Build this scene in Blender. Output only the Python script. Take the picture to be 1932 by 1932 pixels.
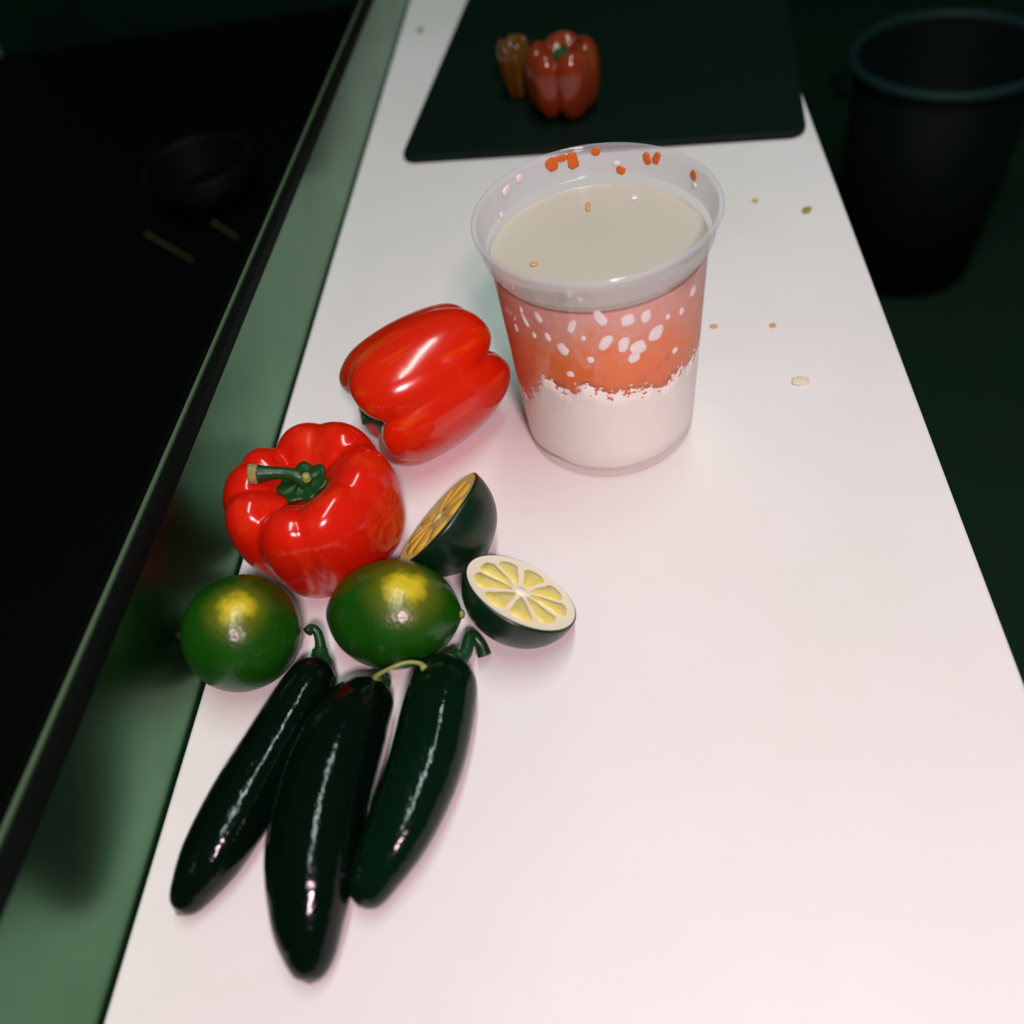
import bpy, bmesh, math, random
from mathutils import Vector, Matrix, noise

for o in list(bpy.data.objects):
    bpy.data.objects.remove(o, do_unlink=True)
scene = bpy.context.scene
COL = scene.collection
rnd = random.Random(7)
PI = math.pi

# ------------------------------------------------------------------ camera
# origin = point of the board straight below the lens; +Y runs along the board, metres
cam_d = bpy.data.cameras.new('camera')
cam = bpy.data.objects.new('camera', cam_d)
COL.objects.link(cam)
right = Vector((0.98898117, 0.04214854, -0.14191455))
down = Vector((-0.05624703, -0.77974799, -0.62356182))
fwd = Vector((-0.1369398, 0.62467317, -0.76878535))
m = Matrix.Identity(4)
for i in range(3):
    m[i][0] = right[i]; m[i][1] = -down[i]; m[i][2] = -fwd[i]
m.translation = (0, 0, 0.353)
cam.matrix_world = m
cam_d.sensor_width = 36.0
cam_d.lens = 1571.0 / 1932.0 * 36.0
cam_d.clip_start = 0.01
cam_d.clip_end = 20
cam_d.dof.use_dof = True
cam_d.dof.focus_distance = 0.43
cam_d.dof.aperture_fstop = 4.0
scene.camera = cam

# ------------------------------------------------------------------ light
world = bpy.data.worlds.new('world')
scene.world = world
world.use_nodes = True
bg = world.node_tree.nodes['Background']
bg.inputs['Color'].default_value = (0.40, 1.0, 0.74, 1)
bg.inputs['Strength'].default_value = 0.06


def area_light(name, loc, aim, size, power, color, spread=180):
    d = bpy.data.lights.new(name, 'AREA')
    d.shape = 'RECTANGLE'
    d.size, d.size_y = size
    d.energy = power
    d.color = color
    d.spread = math.radians(spread)
    o = bpy.data.objects.new(name, d)
    COL.objects.link(o)
    o.location = loc
    o.rotation_euler = (Vector(aim) - Vector(loc)).to_track_quat('-Z', 'Y').to_euler()
    return o


# flash of the camera, moved back behind it to the right for softer falloff
area_light('flash', (0.20, -0.46, 0.90), (-0.04, 0.22, 0.0), (0.13, 0.09), 9.9, (1.0, 0.685, 0.775), 180)
# ceiling fixture over the near end of the prep table
area_light('ceiling_fixture', (0.16, 0.24, 1.60), (0.16, 0.24, 0.0), (0.09, 1.2), 12.0, (0.80, 1.0, 0.96), 180)
scene.view_settings.view_transform = 'Standard'
scene.view_settings.look = 'None'
scene.view_settings.exposure = 0.0
scene.view_settings.gamma = 1.0
scene.view_settings.use_curve_mapping = False


# ------------------------------------------------------------------ materials
class NT:
    def __init__(self, name):
        self.m = bpy.data.materials.new(name)
        self.m.use_nodes = True
        self.t = self.m.node_tree
        self.bsdf = self.t.nodes['Principled BSDF']
        self.out = self.t.nodes['Material Output']

    def n(self, kind, **kw):
        x = self.t.nodes.new(kind)
        for k, v in kw.items():
            setattr(x, k, v)
        return x

    def l(self, a, b):
        self.t.links.new(a, b)

    def coord(self):
        return self.n('ShaderNodeTexCoord').outputs['Object']

    def noise(self, scale, detail=3, rough=0.5, vec=None):
        x = self.n('ShaderNodeTexNoise')
        x.inputs['Scale'].default_value = scale
        x.inputs['Detail'].default_value = detail
        x.inputs['Roughness'].default_value = rough
        self.l(vec if vec is not None else self.coord(), x.inputs['Vector'])
        return x.outputs['Fac']

    def ramp(self, fac, stops):
        x = self.n('ShaderNodeValToRGB')
        e = x.color_ramp.elements
        while len(e) < len(stops):
            e.new(0.5)
        for i, (p, c) in enumerate(stops):
            e[i].position = p
            e[i].color = (*c, 1)
        self.l(fac, x.inputs['Fac'])
        return x.outputs['Color']

    def mix(self, fac, a, b):
        x = self.n('ShaderNodeMix', data_type='RGBA')
        for sock, v in ((x.inputs[0], fac), (x.inputs[6], a), (x.inputs[7], b)):
            if hasattr(v, 'is_linked'):
                self.l(v, sock)
            elif isinstance(v, (int, float)):
                sock.default_value = v
            else:
                sock.default_value = (*v, 1)
        return x.outputs[2]

    def bump(self, height, strength, dist):
        x = self.n('ShaderNodeBump')
        x.inputs['Strength'].default_value = strength
        x.inputs['Distance'].default_value = dist
        self.l(height, x.inputs['Height'])
        self.l(x.outputs['Normal'], self.bsdf.inputs['Normal'])

    def set(self, base=None, rough=0.5, metal=0.0, spec=0.5, coat=0.0, sss=0.0, ssr=(1, .2, .1), sscale=0.003):
        b = self.bsdf.inputs
        if base is not None:
            if hasattr(base, 'is_linked'):
                self.l(base, b['Base Color'])
            else:
                b['Base Color'].default_value = (*base, 1)
        b['Roughness'].default_value = rough
        b['Metallic'].default_value = metal
        b['Specular IOR Level'].default_value = spec
        b['Coat Weight'].default_value = coat
        b['Coat Roughness'].default_value = 0.06
        if sss:
            b['Subsurface Weight'].default_value = sss
            b['Subsurface Radius'].default_value = ssr
            b['Subsurface Scale'].default_value = sscale
        return self.m


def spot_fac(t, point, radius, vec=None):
    """1 at a point of the object fading to 0 at radius (a patch of other rind colour, the yellow one partly lamp glow)"""
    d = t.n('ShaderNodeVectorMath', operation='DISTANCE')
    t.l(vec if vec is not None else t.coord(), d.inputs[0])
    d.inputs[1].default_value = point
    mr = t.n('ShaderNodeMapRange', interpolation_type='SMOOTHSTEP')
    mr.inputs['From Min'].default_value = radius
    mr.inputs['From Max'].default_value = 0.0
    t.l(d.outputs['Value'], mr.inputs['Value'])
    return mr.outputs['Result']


def mat_board():
    t = NT('white_poly_board')
    c1 = t.ramp(t.noise(5.0, 4, 0.6), [(0.35, (0.86, 0.82, 0.81)), (0.6, (0.81, 0.78, 0.74)), (0.8, (0.86, 0.82, 0.81))])
    c2 = t.mix(spot_fac(t, (0.135, 0.339, 0), 0.022), c1, (0.84, 0.74, 0.60))
    t.bump(t.noise(320, 3), 0.12, 0.0006)
    return t.set(c2, 0.42, spec=0.3)


def mat_steel():
    t = NT('brushed_steel')
    mp = t.n('ShaderNodeMapping')
    mp.inputs['Scale'].default_value = (40, 5, 260)
    t.l(t.coord(), mp.inputs['Vector'])
    g = t.noise(1.0, 4, 0.6, mp.outputs['Vector'])
    big = t.noise(14, 3)
    c = t.mix(big, (0.055, 0.16, 0.075), (0.12, 0.26, 0.15))
    t.bump(g, 0.06, 0.0004)
    return t.set(c, 0.30, metal=1.0)


def simple(name, base, rough=0.5, metal=0.0, spec=0.5, bscale=None, bstr=0.1, bdist=0.001, var=None, **kw):
    t = NT(name)
    b = base
    if var:
        b = t.mix(t.noise(var[0], 3), base, var[1])
    if bscale:
        t.bump(t.noise(bscale, 3), bstr, bdist)
    return t.set(b, rough, metal, spec, **kw)


def mat_pepper(name, base, dark, streak, rough=0.16):
    t = NT(name)
    mp = t.n('ShaderNodeMapping')
    mp.inputs['Scale'].default_value = (60, 60, 10)
    t.l(t.coord(), mp.inputs['Vector'])
    s = t.ramp(t.noise(1.0, 3, 0.5, mp.outputs['Vector']), [(0.58, (0, 0, 0)), (0.75, (1, 1, 1))])
    c = t.mix(t.noise(25, 2), base, dark)
    c = t.mix(s, c, streak)
    t.bump(t.noise(70, 2), 0.10, 0.002)
    return t.set(c, rough, spec=0.45, coat=0.15, sss=0.06, sscale=0.002)


def mat_lime(name, patch, prad, marks=None):
    t = NT(name)
    v = t.coord()
    c = t.mix(t.noise(60, 3), (0.003, 0.042, 0.001), (0.011, 0.090, 0.002))
    f = spot_fac(t, patch, prad)
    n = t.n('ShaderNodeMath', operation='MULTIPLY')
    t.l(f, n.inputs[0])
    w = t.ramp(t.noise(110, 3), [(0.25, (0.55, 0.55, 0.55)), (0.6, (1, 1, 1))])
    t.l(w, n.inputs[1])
    c = t.mix(t.ramp(n.outputs[0], [(0.0, (0, 0, 0)), (0.45, (0.16, 0.16, 0.16)), (0.85, (1, 1, 1))]), c, (0.62, 0.50, 0.015))  # yellow rind patch with some lamp glow painted into it
    for p, r in (marks or []):
        c = t.mix(spot_fac(t, p, r), c, (0.45, 0.30, 0.03))
    vo = t.n('ShaderNodeTexVoronoi')
    vo.inputs['Scale'].default_value = 420
    t.l(v, vo.inputs['Vector'])
    t.bump(vo.outputs['Distance'], 0.12, 0.0012)
    return t.set(c, 0.28, spec=0.5)


def mat_chili(name, base, crease):
    t = NT(name)
    c = t.mix(t.noise(40, 3), base, crease)
    t.bump(t.noise(240, 3), 0.26, 0.0013)
    return t.set(c, 0.11, spec=0.30)


def mat_plastic(name, haze, tint):
    """thin translucent polypropylene"""
    t = NT(name)
    t.t.nodes.remove(t.bsdf)
    tr = t.n('ShaderNodeBsdfTransparent')
    tr.inputs['Color'].default_value = (1, 1, 1, 1)
    df = t.n('ShaderNodeBsdfDiffuse')
    df.inputs['Color'].default_value = (*tint, 1)
    tl = t.n('ShaderNodeBsdfTranslucent')
    tl.inputs['Color'].default_value = (*tint, 1)
    gl = t.n('ShaderNodeBsdfGlossy')
    gl.inputs['Roughness'].default_value = 0.06
    a = t.n('ShaderNodeMixShader'); a.inputs[0].default_value = 0.25
    t.l(df.outputs[0], a.inputs[1]); t.l(tl.outputs[0], a.inputs[2])
    lw = t.n('ShaderNodeLayerWeight'); lw.inputs['Blend'].default_value = 0.35
    mr = t.n('ShaderNodeMapRange')
    mr.inputs['To Min'].default_value = haze
    mr.inputs['To Max'].default_value = min(0.9, haze + 0.17)
    t.l(lw.outputs['Facing'], mr.inputs['Value'])
    b = t.n('ShaderNodeMixShader')
    t.l(mr.outputs['Result'], b.inputs[0]); t.l(tr.outputs[0], b.inputs[1]); t.l(a.outputs[0], b.inputs[2])
    lf = t.n('ShaderNodeLayerWeight'); lf.inputs['Blend'].default_value = 0.12
    fr = t.n('ShaderNodeMapRange')
    fr.inputs['From Min'].default_value = 0.0
    fr.inputs['To Min'].default_value = 0.03
    fr.inputs['To Max'].default_value = 0.35
    t.l(lf.outputs['Facing'], fr.inputs['Value'])
    c = t.n('ShaderNodeMixShader')
    t.l(fr.outputs[0], c.inputs[0]); t.l(b.outputs[0], c.inputs[1]); t.l(gl.outputs[0], c.inputs[2])
    t.l(c.outputs[0], t.out.inputs['Surface'])
    return t.m


def mat_salsa():
    t = NT('pepper_brine')
    sep = t.n('ShaderNodeSeparateXYZ')
    t.l(t.coord(), sep.inputs[0])
    n = t.noise(110, 4, 0.6)
    ad = t.n('ShaderNodeMath', operation='MULTIPLY_ADD')
    t.l(n, ad.inputs[0]); ad.inputs[1].default_value = 0.040
    t.l(sep.outputs['Z'], ad.inputs[2])
    mr = t.n('ShaderNodeMapRange')
    mr.inputs['From Min'].default_value = 0.074
    mr.inputs['From Max'].default_value = 0.136
    t.l(ad.outputs[0], mr.inputs['Value'])
    c = t.ramp(mr.outputs['Result'], [(0.15, (0.82, 0.13, 0.002)), (0.52, (0.88, 0.18, 0.012)), (0.78, (0.80, 0.31, 0.20)), (1.0, (0.80, 0.42, 0.36))])
    s = t.ramp(t.noise(300, 2), [(0.55, (0, 0, 0)), (0.7, (1, 1, 1))])
    c = t.mix(t.mix(0.35, (0, 0, 0), s), c, (0.74, 0.28, 0.02))
    return t.set(c, 0.45, spec=0.3)


M = {}
M['board'] = mat_board()
M['steel'] = mat_steel()
M['black_board'] = simple('black_plastic', (0.0035, 0.010, 0.006), 0.55, spec=0.12, bscale=500, bstr=0.08, bdist=0.0005)
M['black_well'] = simple('black_enamel', (0.0012, 0.0018, 0.0012), 0.6, spec=0.06, bscale=30, bstr=0.02)
M['dark_floor'] = simple('dark_floor', (0.014, 0.050, 0.028), 0.8, spec=0.1, var=(6, (0.018, 0.040, 0.022)))
M['dark_panel'] = simple('dark_cabinet_steel', (0.02, 0.03, 0.025), 0.5, metal=0.5, bscale=80)
M['edge_steel'] = simple('edge_steel', (0.10, 0.17, 0.09), 0.35, metal=0.2, bscale=80, bstr=0.03)
M['gasket'] = simple('black_gasket', (0.002, 0.004, 0.003), 0.7, spec=0.1, bscale=200)
M['brass'] = simple('dull_brass', (0.24, 0.19, 0.06), 0.4, metal=0.3, bscale=300)
M['dark_iron'] = simple('dark_iron', (0.012, 0.008, 0.005), 0.5, metal=0.3, bscale=200)
M['teal_rim'] = simple('teal_plastic', (0.010, 0.040, 0.042), 0.6, bscale=200)
M['bin'] = simple('dark_bin_plastic', (0.003, 0.008, 0.006), 0.6, spec=0.1, bscale=200)
M['pepper_a'] = mat_pepper('red_pepper_skin', (0.70, 0.012, 0.002), (0.60, 0.008, 0.002), (0.72, 0.035, 0.004))
M['pepper_b'] = mat_pepper('red_orange_pepper_skin', (0.70, 0.018, 0.002), (0.60, 0.012, 0.002), (0.74, 0.09, 0.005))
M['pepper_c'] = mat_pepper('shade_darkened_red_skin', (0.24, 0.026, 0.006), (0.14, 0.020, 0.004), (0.24, 0.05, 0.008))  # red pepper skin darkened to paint in the dim far end
M['pepper_d'] = mat_pepper('dull_orange_pepper_skin', (0.13, 0.045, 0.005), (0.08, 0.040, 0.005), (0.16, 0.07, 0.008))
M['stem'] = simple('green_stem', (0.004, 0.036, 0.007), 0.4, bscale=300, bstr=0.3, var=(120, (0.008, 0.070, 0.010)))
M['stem_cut'] = simple('dry_stem_cut', (0.50, 0.36, 0.12), 0.7, bscale=900, bstr=0.5, var=(700, (0.12, 0.10, 0.03)))
M['stem_pale'] = simple('pale_green_stem', (0.30, 0.36, 0.08), 0.5, bscale=400)
M['stem_dark'] = simple('dark_green_stem', (0.003, 0.028, 0.008), 0.35, bscale=300, bstr=0.2, var=(150, (0.01, 0.06, 0.012)))
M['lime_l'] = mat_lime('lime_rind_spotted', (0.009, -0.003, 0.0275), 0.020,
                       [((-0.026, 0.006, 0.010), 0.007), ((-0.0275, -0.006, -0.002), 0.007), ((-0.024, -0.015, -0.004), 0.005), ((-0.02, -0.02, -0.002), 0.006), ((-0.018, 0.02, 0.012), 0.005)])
M['lime_m'] = mat_lime('lime_rind_blush_and_glow', (0.012, 0.000, 0.0255), 0.025)
M['rind'] = simple('dark_lime_rind', (0.0016, 0.014, 0.005), 0.32, bscale=500, bstr=0.12, bdist=0.0008, var=(50, (0.003, 0.022, 0.007)))
M['pith'] = simple('lime_pith', (0.95, 0.86, 0.66), 0.5, bscale=300, bstr=0.1)
M['pulp'] = simple('lime_pulp', (0.72, 0.58, 0.05), 0.25, bscale=500, bstr=0.3, bdist=0.0008, var=(260, (0.92, 0.78, 0.30)))
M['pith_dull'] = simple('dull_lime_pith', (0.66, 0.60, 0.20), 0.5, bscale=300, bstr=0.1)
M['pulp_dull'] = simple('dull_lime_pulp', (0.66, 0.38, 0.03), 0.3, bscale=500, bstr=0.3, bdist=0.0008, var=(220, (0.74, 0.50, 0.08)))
M['chili'] = mat_chili('dark_chili_skin', (0.0006, 0.0034, 0.0014), (0.0010, 0.0062, 0.0024))
M['chili_r'] = mat_chili('green_chili_skin', (0.0008, 0.0075, 0.0022), (0.0014, 0.0120, 0.0035))
M['cup_wall'] = mat_plastic('clear_cup_plastic', 0.01, (0.90, 0.88, 0.89))
M['cup_band'] = mat_plastic('frosted_cup_band', 0.14, (0.80, 0.78, 0.84))
M['cup_rim'] = mat_plastic('thick_cup_rim', 0.24, (0.84, 0.82, 0.88))
M['onion'] = simple('chopped_onion_white', (0.98, 0.94, 0.88), 0.5, bscale=220, bstr=0.15, bdist=0.002, var=(160, (0.92, 0.86, 0.76)))
M['salsa'] = mat_salsa()
M['film'] = mat_plastic('pink_brine_film', 0.34, (0.86, 0.40, 0.34))
M['liquid'] = simple('cloudy_brine', (0.58, 0.53, 0.43), 0.25, spec=0.3, bscale=40, bstr=0.05, var=(30, (0.53, 0.50, 0.41)))
M['onion_bit'] = simple('onion_bit_white', (0.92, 0.82, 0.80), 0.4, bscale=400)
M['orange_bit'] = simple('orange_pepper_bit', (0.72, 0.17, 0.02), 0.4, bscale=300, var=(300, (0.66, 0.10, 0.01)))
M['tan_bit'] = simple('tan_crumb', (0.62, 0.36, 0.14), 0.6, bscale=400)
M['olive_bit'] = simple('olive_crumb', (0.32, 0.28, 0.05), 0.6, bscale=400)
M['cream_bit'] = simple('cream_crumb', (0.82, 0.68, 0.50), 0.6, bscale=400)


# ------------------------------------------------------------------ mesh helpers
def mesh_obj(name, verts, faces, mat, parent=None, smooth=True):
    me = bpy.data.meshes.new(name)
    me.from_pydata([tuple(v) for v in verts], [], faces)
    bm = bmesh.new()
    bm.from_mesh(me)
    bmesh.ops.remove_doubles(bm, verts=bm.verts, dist=1e-7)
    bmesh.ops.recalc_face_normals(bm, faces=bm.faces)
    bm.to_mesh(me)
    bm.free()
    if smooth:
        me.polygons.foreach_set('use_smooth', [True] * len(me.polygons))
    me.materials.append(mat)
    o = bpy.data.objects.new(name, me)
    COL.objects.link(o)
    if parent:
        o.parent = parent
    return o


def tag(o, label=None, cat=None, group=None, kind=None):
    for k, v in (('label', label), ('category', cat), ('group', group), ('kind', kind)):
        if v:
            o[k] = v
    return o


def empty(name, loc=(0, 0, 0), rot=None):
    o = bpy.data.objects.new(name, None)
    o.empty_display_size = 0.02
    COL.objects.link(o)
    o.location = loc
    if rot is not None:
        o.rotation_euler = rot
    return o


def grid(nu, nv, f, cap0=False, cap1=False):
    """tube-like grid closed in u; rings v = 0..nv-1; optional end caps"""
    V = [f(i / nu, j / (nv - 1)) for j in range(nv) for i in range(nu)]
    F = []
    for j in range(nv - 1):
        for i in range(nu):
            a = j * nu + i; b = j * nu + (i + 1) % nu
            F.append((a, b, b + nu, a + nu))
    if cap0:
        F.append(tuple(range(nu - 1, -1, -1)))
    if cap1:
        F.append(tuple((nv - 1) * nu + i for i in range(nu)))
    return V, F


def spline(pts, t):
    """Catmull-Rom through tuples, t in 0..1"""
    n = len(pts) - 1
    x = min(max(t, 0), 1) * n
    i = min(int(x), n - 1)
    u = x - i
    p0 = pts[max(i - 1, 0)]; p1 = pts[i]; p2 = pts[i + 1]; p3 = pts[min(i + 2, n)]
    return tuple(0.5 * (2 * b + (c - a) * u + (2 * a - 5 * b + 4 * c - d) * u * u + (3 * b - a - 3 * c + d) * u ** 3)
                 for a, b, c, d in zip(p0, p1, p2, p3))


def tube(name, pts, radii, mat, parent=None, nu=12, nv=24, shape=None):
    P = [Vector(spline(pts, j / (nv - 1))) for j in range(nv)]
    Rr = [max(spline([(r,) for r in radii], j / (nv - 1))[0], 0.00002) for j in range(nv)]
    frames = []
    up = Vector((0, 0, 1))
    for j in range(nv):
        t = (P[min(j + 1, nv - 1)] - P[max(j - 1, 0)]).normalized()
        if j == 0:
            if abs(t.dot(up)) > 0.9:
                up = Vector((0, 1, 0))
            a = (up - t * up.dot(t)).normalized()
        else:
            a = frames[-1][0]
            a = (a - t * a.dot(t)).normalized()
        frames.append((a, t.cross(a)))

    def f(u, v):
        j = round(v * (nv - 1))
        ang = u * 2 * PI
        k = shape(ang, v) if shape else 1.0
        a, b = frames[j]
        return P[j] + (a * math.cos(ang) + b * math.sin(ang)) * Rr[j] * k
    V, F = grid(nu, nv, f, True, True)
    return mesh_obj(name, V, F, mat, parent)


def lathe(name, prof, mat, parent=None, nu=96, cap0=False, cap1=False, mod=None):
    n = len(prof)

    def f(u, v):
        r, z = prof[round(v * (n - 1))]
        a = u * 2 * PI
        k = mod(a, v, r, z) if mod else 0
        return ((r + k) * math.cos(a), (r + k) * math.sin(a), z)
    V, F = grid(nu, n, f, cap0, cap1)
    return mesh_obj(name, V, F, mat, parent)


def box(name, lo, hi, mat, parent=None, bevel=0.0, seg=3):
    bm = bmesh.new()
    bmesh.ops.create_cube(bm, size=1)
    for v in bm.verts:
        for k in range(3):
            v.co[k] = lo[k] + (v.co[k] + 0.5) * (hi[k] - lo[k])
    if bevel:
        bmesh.ops.bevel(bm, geom=list(bm.edges), offset=bevel, segments=seg, affect='EDGES', profile=0.5)
    me = bpy.data.meshes.new(name)
    bm.to_mesh(me)
    bm.free()
    me.materials.append(mat)
    o = bpy.data.objects.new(name, me)
    COL.objects.link(o)
    if parent:
        o.parent = parent
    return o


def rounded_slab(name, w, d, h, rad, mat, edge=0.002):
    """rounded rectangle from (0,0) to (w,d), thickness h, bevelled top edge"""
    out = []
    for cx, cy, a0 in ((w - rad, rad, -90), (w - rad, d - rad, 0), (rad, d - rad, 90), (rad, rad, 180)):
        for k in range(9):
            a = math.radians(a0 + k * 90 / 8)
            out.append((cx + rad * math.cos(a), cy + rad * math.sin(a), math.cos(a), math.sin(a)))
    n = len(out)
    rings = [(0, edge), (edge * 0.3, edge * 0.3), (edge, 0), (h - edge, 0), (h - edge * 0.3, edge * 0.3), (h, edge)]
    V = [(x - cx * ins, y - sy * ins, z) for z, ins in rings for x, y, cx, sy in out]
    F = []
    for j in range(len(rings) - 1):
        for i in range(n):
            a = j * n + i; b = j * n + (i + 1) % n
            F.append((a, b, b + n, a + n))
    F.append(tuple(range(n - 1, -1, -1)))
    F.append(tuple((len(rings) - 1) * n + i for i in range(n)))
    o = mesh_obj(name, V, F, mat, None, smooth=False)
    return o


def rest_on(root, body, z=0.0, sink=0.0003):
    """drop a thing so that its body touches height z"""
    bpy.context.view_layer.update()
    low = min((body.matrix_world @ v.co).z for v in body.data.vertices)
    root.location.z += z - low - sink


# ------------------------------------------------------------------ setting
FLOOR_Z = -0.90
fl = box('floor', (-2.5, -1.5, FLOOR_Z - 0.05), (2.5, 3.6, FLOOR_Z), M['dark_floor'])
wl = box('wall_back', (-2.5, 3.6, FLOOR_Z - 0.05), (2.5, 3.7, 1.9), M['dark_floor'])
tag(wl, 'dark kitchen wall beyond the far end of the prep table', None, None, 'structure')
tag(fl, 'dark kitchen floor beside the prep table', None, None, 'structure')

# ------------------------------------------------------------------ prep table
TOP = -0.026          # steel worktop height, the board is 26 mm thick
tab = empty('prep_table', (0, 0, FLOOR_Z))
tag(tab, 'stainless steel prep table with a raised rail beside the long white board', 'prep table')


def tpart(name, lo, hi, mat, bevel=0.0):
    lo = (lo[0], lo[1], lo[2] - FLOOR_Z); hi = (hi[0], hi[1], hi[2] - FLOOR_Z)
    return box(name, lo, hi, mat, tab, bevel)


RAIL_X = -0.2160       # steel pan rail standing along the left edge of the board
tpart('worktop', (RAIL_X + 0.0002, -0.45, TOP - 0.03), (0.155, 1.75, TOP), M['steel'], 0.002)
tpart('cabinet', (RAIL_X, -0.44, FLOOR_Z), (0.135, 1.74, TOP - 0.031), M['dark_panel'], 0.004)


def rail_top(y):
    return 0.0885 - 0.0215 * y


def rail_part(name, prof, mat):
    """closed (x offset, drop below the rail top or absolute z) profile swept along the table"""
    ys = (-0.45, 1.75)
    V = []
    for y in ys:
        for dx, dz, absolute in prof:
            V.append((RAIL_X + dx, y, (dz if absolute else rail_top(y) + dz) - FLOOR_Z))
    n = len(prof)
    F = [(i, (i + 1) % n, n + (i + 1) % n, n + i) for i in range(n)] + [tuple(range(n - 1, -1, -1)), tuple(range(n, 2 * n))]
    return mesh_obj(name, V, F, mat, tab, smooth=False)


rail_part('pan_rail', [(0, TOP - 0.03, True), (0, -0.0105, False), (-0.0030, -0.0105, False), (-0.0030, TOP - 0.03, True)], M['steel'])
rail_part('black_gasket', [(-0.0002, -0.0104, False), (-0.0006, -0.0040, False), (-0.0020, -0.0012, False), (-0.0040, -0.0012, False), (-0.0040, -0.0104, False)], M['gasket'])
rail_part('raised_edge', [(-0.0041, -0.012, False), (-0.0041, 0.0, False), (-0.0060, 0.0, False), (-0.0060, -0.012, False)], M['edge_steel'])
rail_part('well_wall', [(-0.0062, TOP - 0.20, True), (-0.0062, -0.012, False), (-0.0200, -0.012, False), (-0.0200, TOP - 0.20, True)], M['black_well'])
tpart('well_floor', (-1.6, -0.45, TOP - 0.215), (RAIL_X - 0.006, 1.75, TOP - 0.201), M['black_well'], 0.002)
tpart('well_support', (-1.59, -0.44, FLOOR_Z), (RAIL_X - 0.004, 1.74, TOP - 0.2155), M['dark_panel'], 0.003)

# ------------------------------------------------------------------ long white board and black board
wb = rounded_slab('cutting_board', 0.380, 2.05, 0.0258, 0.012, M['board'], 0.0018)
wb.location = (-0.2148, -0.40, TOP + 0.0001)
tag(wb, 'long white plastic cutting board running the length of the table', 'cutting board')
wb.data.transform(Matrix.Translation((-0.2148, -0.40, 0)))
wb.location = (0, 0, TOP + 0.0001)

bb = rounded_slab('black_cutting_board', 0.334, 0.46, 0.006, 0.014, M['black_board'], 0.0018)
bb.location = (-0.1765, 0.6800, 0.0001)
bb.rotation_euler = (0, 0, math.radians(-5.6))
tag(bb, 'black rounded rectangular board lying across the far end of the white board', 'cutting board')


# ------------------------------------------------------------------ bell peppers
PROF = [(0.0, .80), (.13, .80), (.27, .83), (.42, .925), (.60, .995), (.80, .97), (.945, .85), (1.0, .68),
        (.985, .48), (.92, .27), (.79, .10), (.60, .015), (.42, .0), (.27, .035), (.13, .10), (0.0, .12)]


def pepper_body(R, H, creases, mat, parent, prof=PROF, nu=168, nv=72, seed=0, taper=0.0, wob=0.02, mid=0.75):
    def crease(a):
        s = 0
        for deg, dep, wid in creases:
            d = abs((a - math.radians(deg) + PI) % (2 * PI) - PI)
            s += dep * math.exp(-(d / math.radians(wid)) ** 1.25)
        return s

    def f(u, v):
        a = u * 2 * PI
        r, z = spline(prof, v)
        r = max(r, 0)
        c = crease(a)
        m = mid + (1.3 - mid) * max(0, 1 - abs(v - 0.30) / 0.25) + (1.5 - mid) * max(0, 1 - abs(v - 0.76) / 0.25)
        r2 = r * (1 - c * m * min(1, r * 2.2)) * (1 - taper * (1 - z))
        zz = z - c * (0.95 if v < 0.45 else -0.9 if v > 0.62 else 0) * max(0, 1 - abs((0.25 if v < .5 else 0.78) - v) / 0.2) * min(1, r * 2)
        w = noise.noise(Vector((math.cos(a) * 1.3 + seed, math.sin(a) * 1.3, z * 1.6 + seed)))
        r2 *= 1 + wob * 2 * w
        zz += wob * 2 * noise.noise(Vector((math.cos(a) * r * 1.8 + 9 + seed, math.sin(a) * r * 1.8, seed))) * r
        return (R * r2 * math.cos(a), R * r2 * math.sin(a), H * zz)
    V, F = grid(nu, nv, f)
    return mesh_obj('body', V, F, mat, parent)


def calyx(parent, R, z, mat, lobes=7, seed=0):
    """flat scalloped green cap around the stem"""
    def f(u, v):
        a = u * 2 * PI
        k = 1 + 0.09 * math.cos(lobes * a + seed) * v
        rr = R * k * (v if v < 0.99 else 1.0)
        return (rr * math.cos(a), rr * math.sin(a), z + 0.004 * (1 - v) ** 2 + 0.0022 * v * v + 0.0005 * math.cos(lobes * a))
    V, F = grid(56, 8, f)
    o = mesh_obj('calyx', V, F, mat, parent)
    sm = o.modifiers.new('thick', 'SOLIDIFY'); sm.thickness = 0.0016; sm.offset = 1
    return o


# upright pepper by the board's left edge
pa = empty('bell_pepper', (-0.1590, 0.2660, 0))
tag(pa, 'red bell pepper standing upright with its green stem bent sideways', 'bell pepper')
RA, HA = 0.0458, 0.070
body = pepper_body(RA, HA, [(128, .19, 15), (84, .06, 14), (38, .10, 13), (338, .05, 14), (283, .055, 10), (240, .17, 13), (200, .085, 12), (160, .045, 9)], M['pepper_a'], pa, seed=2.0)
rest_on(pa, body)
calyx(pa, 0.0122, HA * 0.80 + 0.002, M['stem'], 7, 0.6)
zc = HA * 0.80
st = tube('stem', [(0.001, 0, zc + .001), (0.0, 0.0, zc + .007), (-0.006, 0.0005, zc + .0100), (-0.013, 0.0, zc + .0115), (-0.0195, -0.001, zc + .0125)],
          [.0052, .0040, .0030, .0034, .0048], M['stem'], pa, 14, 24)
tube('stem_cut_end', [(-0.0192, -0.001, zc + .0125), (-0.0235, -0.0013, zc + .0133)], [.0049, .0050], M['stem_cut'], st, 14, 4,
     lambda a, v: 1 + 0.10 * math.sin(3 * a + 1))
tube('pale_stem_nub', [(0.0035, -0.001, zc + .0065), (0.0042, -0.0012, zc + .0098)], [.0026, .0018], M['stem_pale'], st, 10, 5)  # small pale nub beside the stem base

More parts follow.
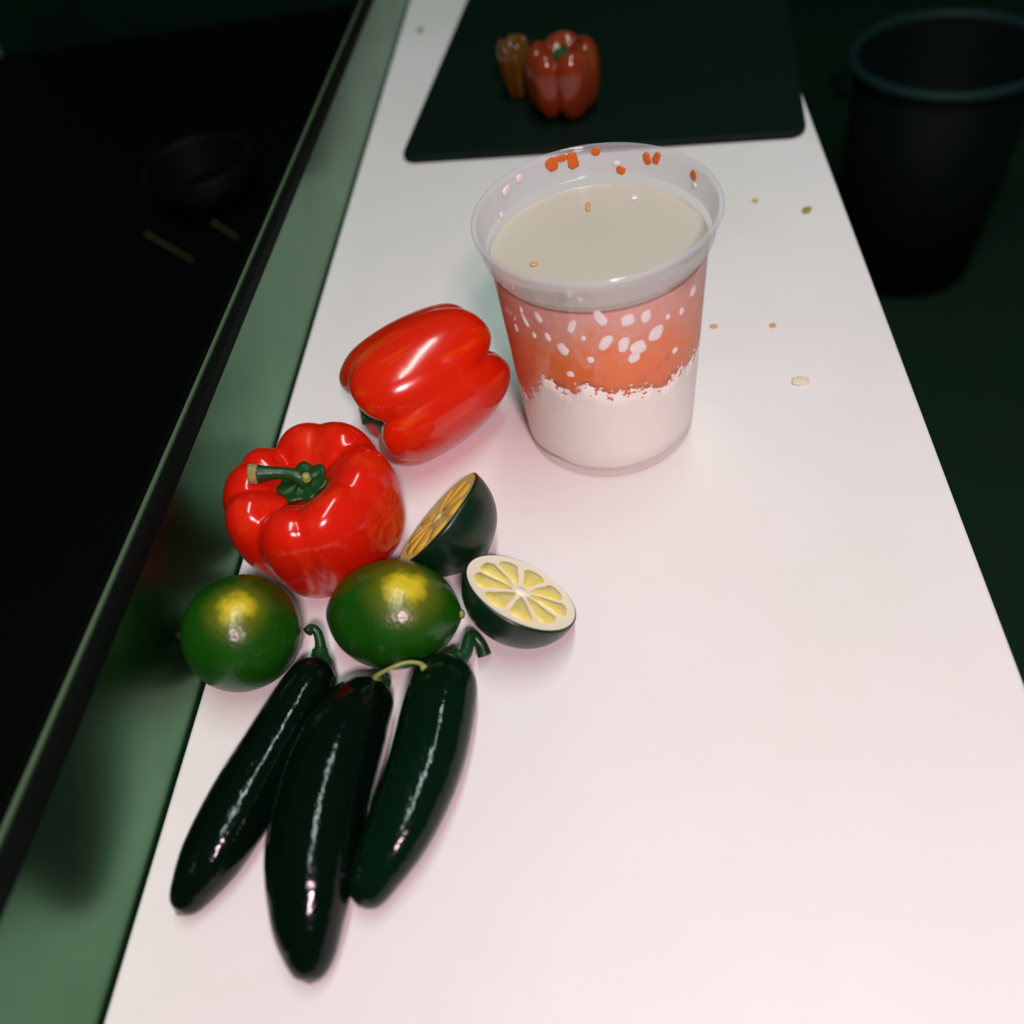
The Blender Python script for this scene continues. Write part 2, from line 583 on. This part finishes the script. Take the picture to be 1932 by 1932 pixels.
# pepper lying on its side: local +Z = stem end
pb = empty('bell_pepper', (0, 0, 0))
tag(pb, 'red bell pepper lying on its side with its lobed end towards the plastic tub', 'bell pepper')
axis = Vector((-0.80, -0.56, -0.12)).normalized()      # towards the stem end
side = Vector((0, 0, 1)) - axis * axis.z
side.normalize()
third = axis.cross(side)
rm = Matrix((side, third, axis)).transposed()
pb.rotation_euler = rm.to_euler()
RB, HB = 0.0395, 0.086
PROFB = [(0.0, .90), (.13, .885), (.27, .90), (.42, .955), (.60, .995), (.80, .965), (.955, .84), (1.0, .66),
         (.985, .46), (.93, .27), (.83, .11), (.66, .015), (.45, .0), (.27, .04), (.13, .12), (0.0, .15)]
body = pepper_body(RB, HB, [(18, .075, 20), (95, .13, 17), (160, .07, 15), (232, .08, 18), (300, .12, 14)], M['pepper_b'], pb, PROFB, seed=5.3, wob=0.015, mid=0.30)
ctr = Vector((-0.1090, 0.3520, 0))
pb.location = ctr - axis * (HB * 0.5)
pb.location.z = 0
rest_on(pb, body)
calyx(pb, 0.0120, HB * 0.885, M['stem'], 6, 0.2)
tube('stem', [(0, 0, HB * .88), (0.001, 0.001, HB * .93), (0.003, 0.002, HB * 0.985)], [.005, .0035, .0042], M['stem'], pb, 12, 12)

# pepper on the black board and the small orange one beside it
pc = empty('bell_pepper', (-0.0330, 0.7260, 0.0061))
tag(pc, 'red bell pepper, its shade painted into the skin, sitting on the black board at the far end', 'bell pepper')
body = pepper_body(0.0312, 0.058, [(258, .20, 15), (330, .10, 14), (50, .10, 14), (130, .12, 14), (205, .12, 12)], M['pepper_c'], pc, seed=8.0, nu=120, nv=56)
rest_on(pc, body, 0.0061)
calyx(pc, 0.0075, 0.058 * 0.80, M['stem'], 6)
tube('stem', [(0, 0, .046), (0, .001, .050), (.002, .003, .054)], [.003, .002, .0026], M['stem'], pc, 10, 10)
pd = empty('bell_pepper', (-0.0750, 0.7640, 0.0061))
tag(pd, 'small dull orange pepper behind the darkened red one on the black board', 'bell pepper')
body = pepper_body(0.0165, 0.050, [(250, .16, 18), (10, .12, 16), (130, .12, 16)], M['pepper_d'], pd, seed=3.1, nu=90, nv=48, taper=0.35)
rest_on(pd, body, 0.0061)
calyx(pd, 0.0048, 0.050 * 0.80, M['stem'], 5)
tube('stem', [(0, 0, .040), (0, .0005, .044), (.001, .001, .048)], [.002, .0014, .0018], M['stem'], pd, 10, 10)


# ------------------------------------------------------------------ limes
def lime_body(a, b, c, mat, parent, nu=72, nv=44, nip=0.055, seed=0):
    """ellipsoid with pointed ends, long axis = local X"""
    def f(u, v):
        ph = v * PI
        x = a * math.cos(ph)
        x += math.copysign(a * nip * abs(math.cos(ph)) ** 26, math.cos(ph))
        s = math.sin(ph)
        w = 1 + 0.018 * noise.noise(Vector((math.cos(u * 2 * PI) * s * 1.4 + seed, math.sin(u * 2 * PI) * s * 1.4, math.cos(ph) * 1.4)))
        return (x, b * s * w * math.cos(u * 2 * PI), c * s * w * math.sin(u * 2 * PI))
    V, F = grid(nu, nv, f)
    return mesh_obj('rind', V, F, mat, parent)


ll = empty('lime', (-0.1858, 0.1985, 0.028))
tag(ll, 'whole round lime with brown flecks at the left edge of the board', 'lime')
body = lime_body(0.0275, 0.0278, 0.0285, M['lime_l'], ll, seed=1, nip=0.03)
rest_on(ll, body)
tube('stem_button', [(-0.0272, 0, 0), (-0.0295, 0, 0.0003)], [.0026, .0018], M['stem_cut'], ll, 10, 5, lambda a, v: 1 + .15 * math.cos(5 * a))
lm = empty('lime', (-0.1130, 0.2078, 0.026), (0, 0, math.radians(-3)))
tag(lm, 'whole oval lime with a yellow blush, part rind and part painted glow, above the green chilies', 'lime')
body = lime_body(0.0315, 0.0262, 0.0258, M['lime_m'], lm, seed=4)
rest_on(lm, body)
tube('stem_button', [(0.0320, 0, 0), (0.0345, 0, 0.0002)], [.0025, .0017], M['stem_cut'], lm, 10, 5, lambda a, v: 1 + .15 * math.cos(5 * a))


def half_lime(label, centre, normal, xdir, R, depth, pith, pulp, nseg=9, phase=0.0):
    n = Vector(normal).normalized()
    x = Vector(xdir); x = (x - n * x.dot(n)).normalized()
    y = n.cross(x)
    root = empty('lime_half', centre, Matrix((x, y, n)).transposed().to_euler())
    tag(root, label, 'lime half')
    prof = [(R * 0.965, 0.0), (R, -0.0004)]
    for k in range(1, 25):
        ph = k / 24 * PI / 2
        prof.append((R * math.cos(ph) ** 0.92 if k < 24 else 0.0, -depth * math.sin(ph) - depth * 0.06 * math.sin(ph) ** 24))
    rind = lathe('rind', prof, M['rind'], root, 80)
    lathe('pith', [(0.0, -0.0002), (R * 0.30, -0.0002), (R * 0.86, -0.0002), (R * 0.968, 0.0001)], pith, root, 80)
    for k in range(nseg):
        a0 = phase + 2 * PI * k / nseg + rnd.uniform(-.03, .03)
        half = PI / nseg * rnd.uniform(.78, .86)
        ro = R * rnd.uniform(.80, .85)
        ri = R * 0.14
        pts = []
        for q in range(9):
            s = -1 + 2 * q / 8
            rr = ro * (1 - 0.10 * abs(s) ** 3)
            pts.append((rr * math.cos(a0 + half * s), rr * math.sin(a0 + half * s)))
        for q in (0.62, 0.30):
            for s in (1,):
                pts.append(((ri + (ro - ri) * q) * math.cos(a0 + half * .92 * s), (ri + (ro - ri) * q) * math.sin(a0 + half * .92 * s)))
        pts.append((ri * math.cos(a0), ri * math.sin(a0)))
        for q in (0.30, 0.62):
            pts.append(((ri + (ro - ri) * q) * math.cos(a0 - half * .92), (ri + (ro - ri) * q) * math.sin(a0 - half * .92)))
        cx = sum(p[0] for p in pts) / len(pts); cy = sum(p[1] for p in pts) / len(pts)
        V = [(px, py, -0.0004) for px, py in pts] + [(cx + (px - cx) * .9, cy + (py - cy) * .9, 0.0006) for px, py in pts] + [(cx, cy, 0.0010)]
        L = len(pts)
        F = [(i, (i + 1) % L, L + (i + 1) % L, L + i) for i in range(L)] + [(L + i, L + (i + 1) % L, 2 * L) for i in range(L)]
        mesh_obj('segment', V, F, pulp, root)
    lathe('core', [(R * 0.12, -0.0002), (R * 0.09, 0.0007), (0.0, 0.0009)], pith, root, 20)
    rest_on(root, rind, 0.0, -0.0002)
    return root


half_lime('half lime with its pale yellow cut face turned up', (-0.0515, 0.2165, 0.026), (0.50, 0.40, 0.77), (0.9, -0.45, -0.2),
          0.0288, 0.0245, M['pith'], M['pulp'], 9, 0.25)
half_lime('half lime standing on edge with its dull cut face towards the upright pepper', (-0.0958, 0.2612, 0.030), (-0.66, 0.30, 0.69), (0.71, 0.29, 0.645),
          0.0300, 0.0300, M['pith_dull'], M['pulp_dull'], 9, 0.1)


# ------------------------------------------------------------------ chilies
def chili(label, path, radii, mat, stem_pts, stem_r, stem_mat, ph, calyx_r=0.0075, groove=2.0):
    root = empty('green_chili', (path[2][0], path[2][1], 0))
    tag(root, label, 'chili')
    off = Vector((path[2][0], path[2][1], 0))
    loc = [tuple(Vector(p) - off) for p in path]

    def shp(a, v):
        k = 1 + 0.030 * math.cos(3 * a + ph + 1.5 * v) * min(1, 6 * v, 4 * (1 - v)) + 0.018 * math.cos(2 * a + 2 * ph + 4 * v)
        d = abs((a - groove - 0.25 * math.sin(4 * v + ph) + PI) % (2 * PI) - PI)
        k -= 0.07 * math.exp(-(d / 0.22) ** 2) * min(1, 8 * v) * max(0, 1 - v * 1.2)
        return k
    body = tube('body', loc, radii, mat, root, 64, 110, shp)
    bpy.context.view_layer.update()
    s = [tuple(Vector(p) - off) for p in stem_pts]
    d = (Vector(s[1]) - Vector(s[0])).normalized()
    p0 = Vector(loc[0])
    tube('calyx', [tuple(p0 - d * .003), tuple(p0 + d * .002), tuple(p0 + d * .006), tuple(p0 + d * .009)], [calyx_r, calyx_r * 1.02, calyx_r * .7, stem_r[0]], M['stem_dark'], root, 30, 12,
         lambda a, v: 1 + 0.10 * math.cos(6 * a) * (1 - v))
    tube('stem', [tuple(p0 + d * .006)] + s[1:], stem_r, stem_mat, root, 12, 28)
    rest_on(root, body)
    return root


chili('slim dark green chili on the left, its tip pointing to the lower left', [(-.1492, .1870, .015), (-.1505, .1825, .016), (-.1570, .1640, .016), (-.1640, .1435, .016), (-.1714, .1225, .016), (-.1800, .1005, .0145), (-.1868, .0875, .0110), (-.1905, .0815, .0085), (-.1920, .0788, .0080)],
      [.0040, .0116, .0140, .0149, .0152, .0132, .0092, .0055, .0006], M['chili'],
      [(-.1490, .1890, .016), (-.1504, .1975, .018), (-.1518, .2025, .021), (-.1542, .2040, .0232), (-.1558, .2015, .0238)], [.0036, .0026, .0023, .0022, .0026], M['stem_dark'], 0.4, calyx_r=0.0062, groove=-0.5)
chili('broad near-black chili in the middle with a long white gloss streak', [(-.1200, .1760, .018), (-.1213, .1720, .019), (-.1278, .1560, .0225), (-.1326, .1290, .0240), (-.1336, .1010, .0235), (-.1323, .0790, .0195), (-.1308, .0655, .0150), (-.1303, .0575, .0125), (-.1302, .0548, .0120)],
      [.0035, .0118, .0175, .0195, .0188, .0152, .0110, .0062, .0006], M['chili'],
      [(-.1200, .1760, .020), (-.1160, .1745, .031), (-.1074, .1752, .0372), (-.1005, .1772, .0378), (-.0949, .1765, .0378), (-.0922, .1738, .0378)], [.0030, .0013, .0009, .0009, .0010, .0018], M['stem_pale'], 1.1, 0.0065)
chili('curved glossy green chili on the right, its tip tucked under the middle one', [(-.0862, .1832, .016), (-.0866, .1790, .017), (-.0874, .1630, .0174), (-.0912, .1360, .0172), (-.0990, .1110, .0165), (-.1078, .0940, .0135), (-.1128, .0852, .0105), (-.1148, .0820, .0095)],
      [.0070, .0140, .0164, .0163, .0146, .0112, .0075, .0008], M['chili_r'],
      [(-.0855, .1832, .016), (-.0785, .1905, .0165), (-.0765, .2000, .016), (-.0725, .1975, .0125), (-.0705, .1925, .010)], [.0045, .0032, .0030, .0028, .0034], M['stem_dark'], 2.0, groove=0.0)

# ------------------------------------------------------------------ plastic tub and what is in it
CX, CY = -0.0070, 0.3535
ZS = 0.1230         # underside of the frosted band
tub = empty('deli_container', (CX, CY, 0))
tag(tub, 'clear plastic deli tub with a frosted rim, filled with layered onion and pepper', 'container')


def rw(z):
    """outer radius of the tub wall"""
    return 0.0478 + (0.0530 - 0.0478) * z / ZS


wall = [(0.0, 0.0016), (0.030, 0.0014), (0.0425, 0.0006), (0.0445, 0.0002), (0.0462, 0.0010), (0.0475, 0.0030), (rw(0.006), 0.006)]
wall += [(rw(z), z) for z in [0.02 + 0.01 * k for k in range(11)]] + [(rw(ZS), ZS)]
lathe('wall', wall, M['cup_wall'], tub, 128)
band = [(rw(ZS), ZS), (0.0545, ZS + 0.0002), (0.0552, ZS + 0.0012), (0.0558, 0.1310), (0.0566, 0.1345), (0.0566, 0.1358)]
b_o = lathe('band', band, M['cup_band'], tub, 240, mod=lambda a, v, r, z: 0.00018 * (1 if math.sin(a * 110) > 0 else -1) if ZS + 0.001 < z < 0.133 else 0)
lip = []
for k in range(13):
    a = -PI / 2 + k / 12 * PI * 1.35
    lip.append((0.0571 + 0.0015 * math.cos(a), 0.1375 + 0.0017 * math.sin(a)))
lip = [(0.0566, 0.1358)] + lip + [(0.0556, 0.1372), (0.0550, 0.1350), (0.0546, 0.1300), (0.0540, ZS + 0.001)]
lathe('rim', lip, M['cup_rim'], tub, 160)

# layers: heights of the onion/pepper boundary around the tub
BD = [(-180, .052), (-149, .047), (-138, .060), (-127, .0740), (-113, .0680), (-101, .0735), (-87, .0680), (-74, .0665), (-55, .0620), (-43, .0650), (-27, .0625), (0, .063), (60, .06), (120, .056), (180, .052)]


def bound(a):
    d = (math.degrees(a) + 180) % 360 - 180
    for (x0, z0), (x1, z1) in zip(BD, BD[1:]):
        if x0 <= d <= x1:
            k = (d - x0) / (x1 - x0)
            k = k * k * (3 - 2 * k)
            return z0 + (z1 - z0) * k + 0.0032 * noise.noise(Vector((d * .13, 3.0, 0))) + 0.0022 * noise.noise(Vector((d * .35, 8.0, 0)))
    return BD[0][1]


SURF = 0.1185
IN = 0.0004


def onion_f(u, v):
    a = u * 2 * PI
    zt = bound(a)
    j = v * 12
    if j <= 2:
        z = 0.0022; r = (rw(0) - 0.006) * j / 2
    elif j <= 9:
        k = (j - 2) / 7
        z = 0.0022 + (zt - 0.0022) * k
        r = rw(z) - IN - (0.0022 if k < 0.05 else 0)
        if 0.05 < k < 0.99:
            r += 0.0003 * noise.noise(Vector((math.cos(a) * 12, math.sin(a) * 12, z * 300)))
    else:
        z = zt + 0.0005; r = (rw(zt) - IN) * (12 - j) / 3
    return (r * math.cos(a), r * math.sin(a), z)


sal = empty('layered_salsa', (CX, CY, 0.0022))
tag(sal, 'chopped white onion under an orange pepper brine inside the clear tub', 'salsa')
V, F = grid(180, 13, onion_f)
o = mesh_obj('onion_layer', [Vector(p) - Vector((0, 0, .0022)) for p in V], F, M['onion'], sal)


def brine_f(u, v):
    a = u * 2 * PI
    zb = bound(a) + 0.0006
    j = v * 12
    if j <= 2:
        z = zb; r = (rw(zb) - IN) * j / 2
    else:
        k = (j - 2) / 10
        z = zb + (SURF - zb) * k
        r = rw(z) - IN
    return (r * math.cos(a), r * math.sin(a), z)


V, F = grid(180, 13, brine_f)
o = mesh_obj('pepper_brine', V, F, M['salsa'], sal)
o.location = (0, 0, -0.0022)
rs = rw(SURF) - IN
o = lathe('liquid_surface', [(0.0, SURF + .0002), (rs * .5, SURF + .0002), (rs * .93, SURF + .0002), (rs - .0006, SURF + .0005), (rs + .0001, SURF + .0010)], M['liquid'], sal, 128)
o.location = (0, 0, -0.0022)


# thin pink film left on the inside of the front wall above the liquid
def film_top(d):
    return SURF + 0.0006 + max(0.0, 0.0118 * (1 - (abs(d + 92) / 66) ** 2)) + 0.0009 * noise.noise(Vector((d * .2, 1, 5)))


V, F = [], []
NF = 90
for k in range(NF + 1):
    d = -158 + 132 * k / NF
    a = math.radians(d)
    for z in (SURF - 0.0005, max(film_top(d), SURF + 0.0002)):
        rr = 0.0524 if z < ZS else 0.0524 + (z - ZS) * 0.08
        V.append((rr * math.cos(a), rr * math.sin(a), z - 0.0022))
F = [(2 * k, 2 * k + 2, 2 * k + 3, 2 * k + 1) for k in range(NF)]
mesh_obj('brine_film', V, F, M['film'], sal)


def speckle(name, mat, count, zfun, smin, smax, seed):
    """many tiny chopped bits pressed against the tub wall, joined into one part"""
    rr = random.Random(seed)
    base = bmesh.new()
    bmesh.ops.create_icosphere(base, subdivisions=1, radius=1.0)
    bv = [v.co.copy() for v in base.verts]
    bf = [tuple(v.index for v in f.verts) for f in base.faces]
    base.free()
    V, F = [], []
    for k in range(count):
        a = rr.uniform(-PI, PI)
        z = zfun(a, rr)
        w, h = rr.uniform(smin, smax), rr.uniform(smin, smax)
        n = Vector((math.cos(a), math.sin(a), 0)); t = Vector((-math.sin(a), math.cos(a), 0))
        ro = rr.uniform(0, PI)
        o0 = len(V)
        for c in bv:
            x = c.x * math.cos(ro) - c.y * math.sin(ro); y = c.x * math.sin(ro) + c.y * math.cos(ro)
            q = 1 + 0.3 * noise.noise(c * 1.7 + Vector((k, 0, 0)))
            V.append(n * (rw(z) - IN - 0.0003 + c.z * 0.0005) + t * (x * w * q) + Vector((0, 0, z - 0.0022 + y * h * q)))
        F += [tuple(i + o0 for i in f) for f in bf]
    me = bpy.data.meshes.new(name)
    me.from_pydata([tuple(v) for v in V], [], F)
    me.polygons.foreach_set('use_smooth', [True] * len(me.polygons))
    me.materials.append(mat)
    o = bpy.data.objects.new(name, me)
    COL.objects.link(o)
    o.parent = sal
    o['kind'] = 'stuff'
    return o


speckle('pepper_crumbs', M['salsa'], 260, lambda a, q: bound(a) + q.gauss(0.0, 0.0030), 0.0006, 0.0021, 5)
speckle('pepper_flecks', M['orange_bit'], 170, lambda a, q: bound(a) + abs(q.gauss(0.004, 0.006)), 0.0004, 0.0013, 15)
speckle('onion_crumbs', M['onion'], 150, lambda a, q: bound(a) + q.gauss(-0.001, 0.0022), 0.0006, 0.0018, 25)


# ------------------------------------------------------------------ loose bits
def nugget_mesh(name, mat, seed, sub=2):
    bm = bmesh.new()
    bmesh.ops.create_icosphere(bm, subdivisions=sub, radius=1.0)
    for v in bm.verts:
        k = 1 + 0.35 * noise.noise(v.co * 1.3 + Vector((seed * 3.7, seed, 0)))
        v.co = Vector((v.co.x * k, v.co.y * k, v.co.z * k))
        for i in range(3):
            v.co[i] = math.copysign(abs(v.co[i]) ** 0.8, v.co[i])
    me = bpy.data.meshes.new(name)
    bm.to_mesh(me)
    bm.free()
    me.polygons.foreach_set('use_smooth', [True] * len(me.polygons))
    me.materials.append(mat)
    return me


ON = [nugget_mesh('onion_piece', M['onion_bit'], k) for k in range(4)]
OR = [nugget_mesh('pepper_piece', M['orange_bit'], k + 9) for k in range(4)]


def wall_bit(name, me, ang, z, w, h, roll, radius, thick, label, cat, group):
    a = math.radians(ang)
    n = Vector((math.cos(a), math.sin(a), 0))
    tdir = Vector((-math.sin(a), math.cos(a), 0))
    up = Vector((0, 0, 1))
    c, s = math.cos(math.radians(roll)), math.sin(math.radians(roll))
    x = tdir * c + up * s
    y = up * c - tdir * s
    o = bpy.data.objects.new(name, me)
    COL.objects.link(o)
    mm = Matrix((x * w / 2, y * h / 2, n * thick)).transposed().to_4x4()
    mm.translation = Vector((CX, CY, z)) + n * radius
    o.matrix_world = mm
    tag(o, label, cat, group)
    return o


front_onion = [(-133.4, .1072, 2.5, 7.5, 25), (-143.5, .0975, 2.5, 4.5, 0), (-123.4, .1123, 3.0, 5.5, 25), (-119.4, .1019, 2.6, 4.5, 20), (-104.8, .1105, 3.2, 7.0, -20),
               (-111.4, .0961, 4.5, 6.5, 25), (-90.1, .1155, 4.0, 8.0, 25), (-88.3, .1011, 4.2, 8.5, -30), (-76.3, .1118, 5.5, 5.5, 0), (-67.1, .1110, 4.2, 6.0, 0),
               (-61.2, .0988, 6.2, 7.5, -30), (-79.2, .0982, 4.2, 8.0, -10), (-71.1, .0938, 7.0, 7.0, 10), (-73.8, .0885, 4.8, 5.5, -20), (-109.0, .0803, 3.4, 3.4, 0),
               (-96.9, .0908, 2.8, 3.4, 20), (-47.5, .0808, 3.0, 3.0, 0), (-34.4, .1085, 3.8, 4.5, 0), (-44.0, .1028, 2.6, 3.8, 10), (-128.3, .100, 2.0, 3.2, 10),
               (-134.7, .1125, 2.2, 3.0, 0), (-99.5, .1040, 2.0, 2.4, 0), (-54.0, .1050, 2.2, 2.8, 0)]
ORD = ['leftmost', 'second from the left', 'third from the left', 'fourth from the left', 'fifth from the left', 'sixth from the left',
       'seventh from the left', 'eighth from the left', 'ninth from the left', 'tenth from the left']
ROWS = {'top': (0.107, 1), 'middle': (0.0965, 0.107), 'bottom': (0, 0.0965)}


def row_label(a, z):
    for nm, (lo, hi) in ROWS.items():
        if lo <= z < hi:
            same = sorted(q[0] for q in front_onion if lo <= q[1] < hi)
            return 'white onion bit against the tub front, ' + ORD[same.index(a)] + ' in the ' + nm + ' row'


for k, (a, z, w, h, r) in enumerate(front_onion):
    wall_bit('onion_piece', ON[k % 4], a, z, w * .00122, h * .00118, r, rw(z) - IN - 0.0001, 0.0007,
             row_label(a, z), 'onion bit', 'onion bits in the brine')
for k, (a, z, w, h, r) in enumerate([(-103.8, .1290, 3.0, 3.2, 10), (-99.0, .1265, 3.0, 2.6, -20)]):
    wall_bit('onion_piece', ON[k % 4], a, z, w * .001, h * .001, r, 0.0531, 0.0007,
             'white onion bit behind the frosted band, ' + ('left' if k == 0 else 'right') + ' one of two', 'onion bit', 'onion bits behind the frosted band')
for k, (a, z, w, h, r) in enumerate([(-53.1, .0797, 4.5, 4.5, 0), (-69.5, .0729, 4.5, 4.0, 0), (-59.5, .0762, 3.5, 3.5, 0), (-108.2, .0690, 4.5, 5, 0), (-112.4, .0725, 4.0, 5, 0)]):
    wall_bit('pepper_piece', OR[k % 4], a, z, w * .001, h * .001, r, rw(z) - IN - 0.0002, 0.0006,
             'orange pepper bit at the lower edge of the brine, ' + ORD[[4, 2, 3, 1, 0][k]] + ' of five', 'pepper bit', 'pepper bits in the brine')
IR = 0.0535
inner_orange = [(112.9, .1345, 6.5, 8.0, -25, 'orange pepper bit stuck inside the far rim, left limb of an arch shape'),
                (107.2, .1363, 6.5, 4.0, 10, 'orange pepper bit bridging two others inside the far rim'),
                (101.0, .1335, 6.2, 9.5, -15, 'longest orange pepper bit hanging inside the far rim'),
                (88.5, .1365, 4.5, 4.5, 20, 'orange pepper bit at the very top of the far rim'),
                (75.5, .1262, 5.0, 4.5, 10, 'orange pepper bit below the others inside the far wall, onion above it'),
                (60.5, .1335, 4.0, 7.0, -15, 'orange pepper bit inside the far right rim, left of a close pair'),
                (55.0, .1345, 4.0, 7.0, 15, 'orange pepper bit inside the far right rim, right of a close pair'),
                (28.8, .1340, 5.0, 5.0, 0, 'orange pepper bit on the right inside of the rim')]
for k, (a, z, w, h, r, lab) in enumerate(inner_orange):
    wall_bit('pepper_piece', OR[k % 4], a, z, w * .001, h * .001, r, IR + (z - .123) * 0.06, 0.0007, lab, 'pepper bit', 'bits stuck inside the rim')
for k, (a, z, w, h, r, lab) in enumerate([(133.9, .1350, 4.5, 4.0, 0, 'white onion bit high on the far left inside of the rim'),
                                           (144.1, .1335, 6.5, 4.5, -20, 'largest white onion bit on the left inside of the rim'),
                                           (151.9, .1240, 3.0, 4.0, 0, 'white onion bit low on the left inside of the rim'),
                                           (77.6, .1298, 3.5, 3.0, 0, 'white onion bit above an orange one on the far inner wall'),
                                           (27.2, .1295, 3.5, 3.0, 0, 'white onion bit under the orange one at the right inner wall')]):
    wall_bit('onion_piece', ON[k % 4], a, z, w * .001, h * .001, r, IR + (z - .123) * 0.05, 0.0006, lab, 'onion bit', 'bits stuck inside the rim')


def flat_bit(name, me, x, y, z, w, d, h, rot, label, cat, group=None):
    o = bpy.data.objects.new(name, me)
    COL.objects.link(o)
    o.location = (x, y, z + h * 0.35)
    o.rotation_euler = (0, 0, math.radians(rot))
    o.scale = (w / 2, d / 2, h / 2)
    tag(o, label, cat, group)
    return o


TAN = nugget_mesh('crumb', M['tan_bit'], 21)
OLV = nugget_mesh('crumb', M['olive_bit'], 24)
CRM = nugget_mesh('crumb', M['cream_bit'], 27)
flat_bit('pepper_seed', TAN, -0.0110, 0.3865, SURF + .0003, .0028, .0080, .0012, 0, 'narrow brown seed floating on the brine in the tub', 'seed')
flat_bit('pepper_piece', TAN, -0.0375, 0.3420, SURF + .0003, .0040, .0035, .0012, 20, 'tan pepper bit floating by the near left rim of the tub', 'pepper bit')
flat_bit('onion_piece', ON[2], 0.0125, 0.3905, SURF + .0003, .0030, .0035, .0010, 0, 'pale onion bit floating on the far side of the brine', 'onion bit')
flat_bit('crumb', TAN, 0.1057, 0.5670, 0, .0042, .0050, .0020, 0, 'small brown crumb on the board right of the tub rim', 'crumb', 'crumbs on the board')
flat_bit('crumb', OLV, 0.1388, 0.5480, 0, .0060, .0085, .0022, -30, 'olive green crumb near the right edge of the board', 'crumb', 'crumbs on the board')
flat_bit('crumb', TAN, 0.0613, 0.4292, 0, .0050, .0036, .0018, 0, 'small orange crumb just right of the tub wall', 'crumb', 'crumbs on the board')
flat_bit('crumb', TAN, 0.0971, 0.4254, 0, .0042, .0040, .0016, 40, 'small pale orange crumb level with the one by the tub, further right', 'crumb', 'crumbs on the board')
flat_bit('crumb', CRM, 0.1050, 0.3731, 0, .0105, .0075, .0016, 0, 'flat cream tan smear, the largest crumb right of the tub', 'crumb', 'crumbs on the board')
flat_bit('crumb', OLV, -0.1917, 0.9623, 0, .0065, .0130, .0022, 0, 'olive crumb left of the black board at the far end', 'crumb', 'crumbs on the board')

# ------------------------------------------------------------------ dark things left and right of the table
WF = TOP - 0.2009
pan = empty('round_pan', (-0.570, 1.095, WF))
tag(pan, 'black round pan barely visible in the dark well on the left', 'pan')
lathe('bowl', [(0.0, 0.002), (0.055, 0.002), (0.068, 0.006), (0.074, 0.050), (0.0755, 0.0505), (0.071, 0.003), (0.066, 0.0), (0.0, 0.0)], M['black_well'], pan, 72)
lathe('rim', [(0.0750, 0.0490), (0.0770, 0.0505), (0.0760, 0.0522), (0.0742, 0.0512), (0.0750, 0.0490)], M['dark_iron'], pan, 72)
for p0, p1, lab in (((-0.6371, 1.0017, WF + .0032), (-0.5482, 0.9260, WF + .0032), 'longer thin brass rod lying in the dark well'),
                    ((-0.5404, 1.0113, WF + .0032), (-0.4964, 0.9679, WF + .0032), 'shorter thin brass rod in the dark well nearer the edge')):
    root = empty('brass_rod', p0)
    tag(root, lab, 'rod')
    d = Vector(p1) - Vector(p0)
    tube('shaft', [(0, 0, 0), tuple(d * .5), tuple(d)], [.0011, .0009, .0006], M['brass'], root, 10, 8)
    dn = d.normalized()
    tube('tip', [tuple(-dn * .004), tuple(-dn * .001), tuple(dn * .004)], [.0008, .0020, .0012], M['brass'], root, 10, 8)

bn = empty('bin', (0.655, 1.70, FLOOR_Z))
tag(bn, 'dark round bin with a teal rim on the floor right of the table', 'bin')
lathe('bin_body', [(0.0, 0.0), (0.13, 0.0), (0.145, 0.01), (0.170, 0.46), (0.167, 0.46), (0.140, 0.015), (0.0, 0.012)], M['bin'], bn, 72)
lathe('rim', [(0.170, 0.452), (0.180, 0.456), (0.182, 0.468), (0.174, 0.474), (0.166, 0.466), (0.170, 0.452)], M['teal_rim'], bn, 72)
for s in (-1, 1):
    tube('handle', [(s * .176, -.05, .43), (s * .20, -.03, .425), (s * .20, .03, .425), (s * .176, .05, .43)], [.006, .006, .006, .006], M['bin'], bn, 10, 16)
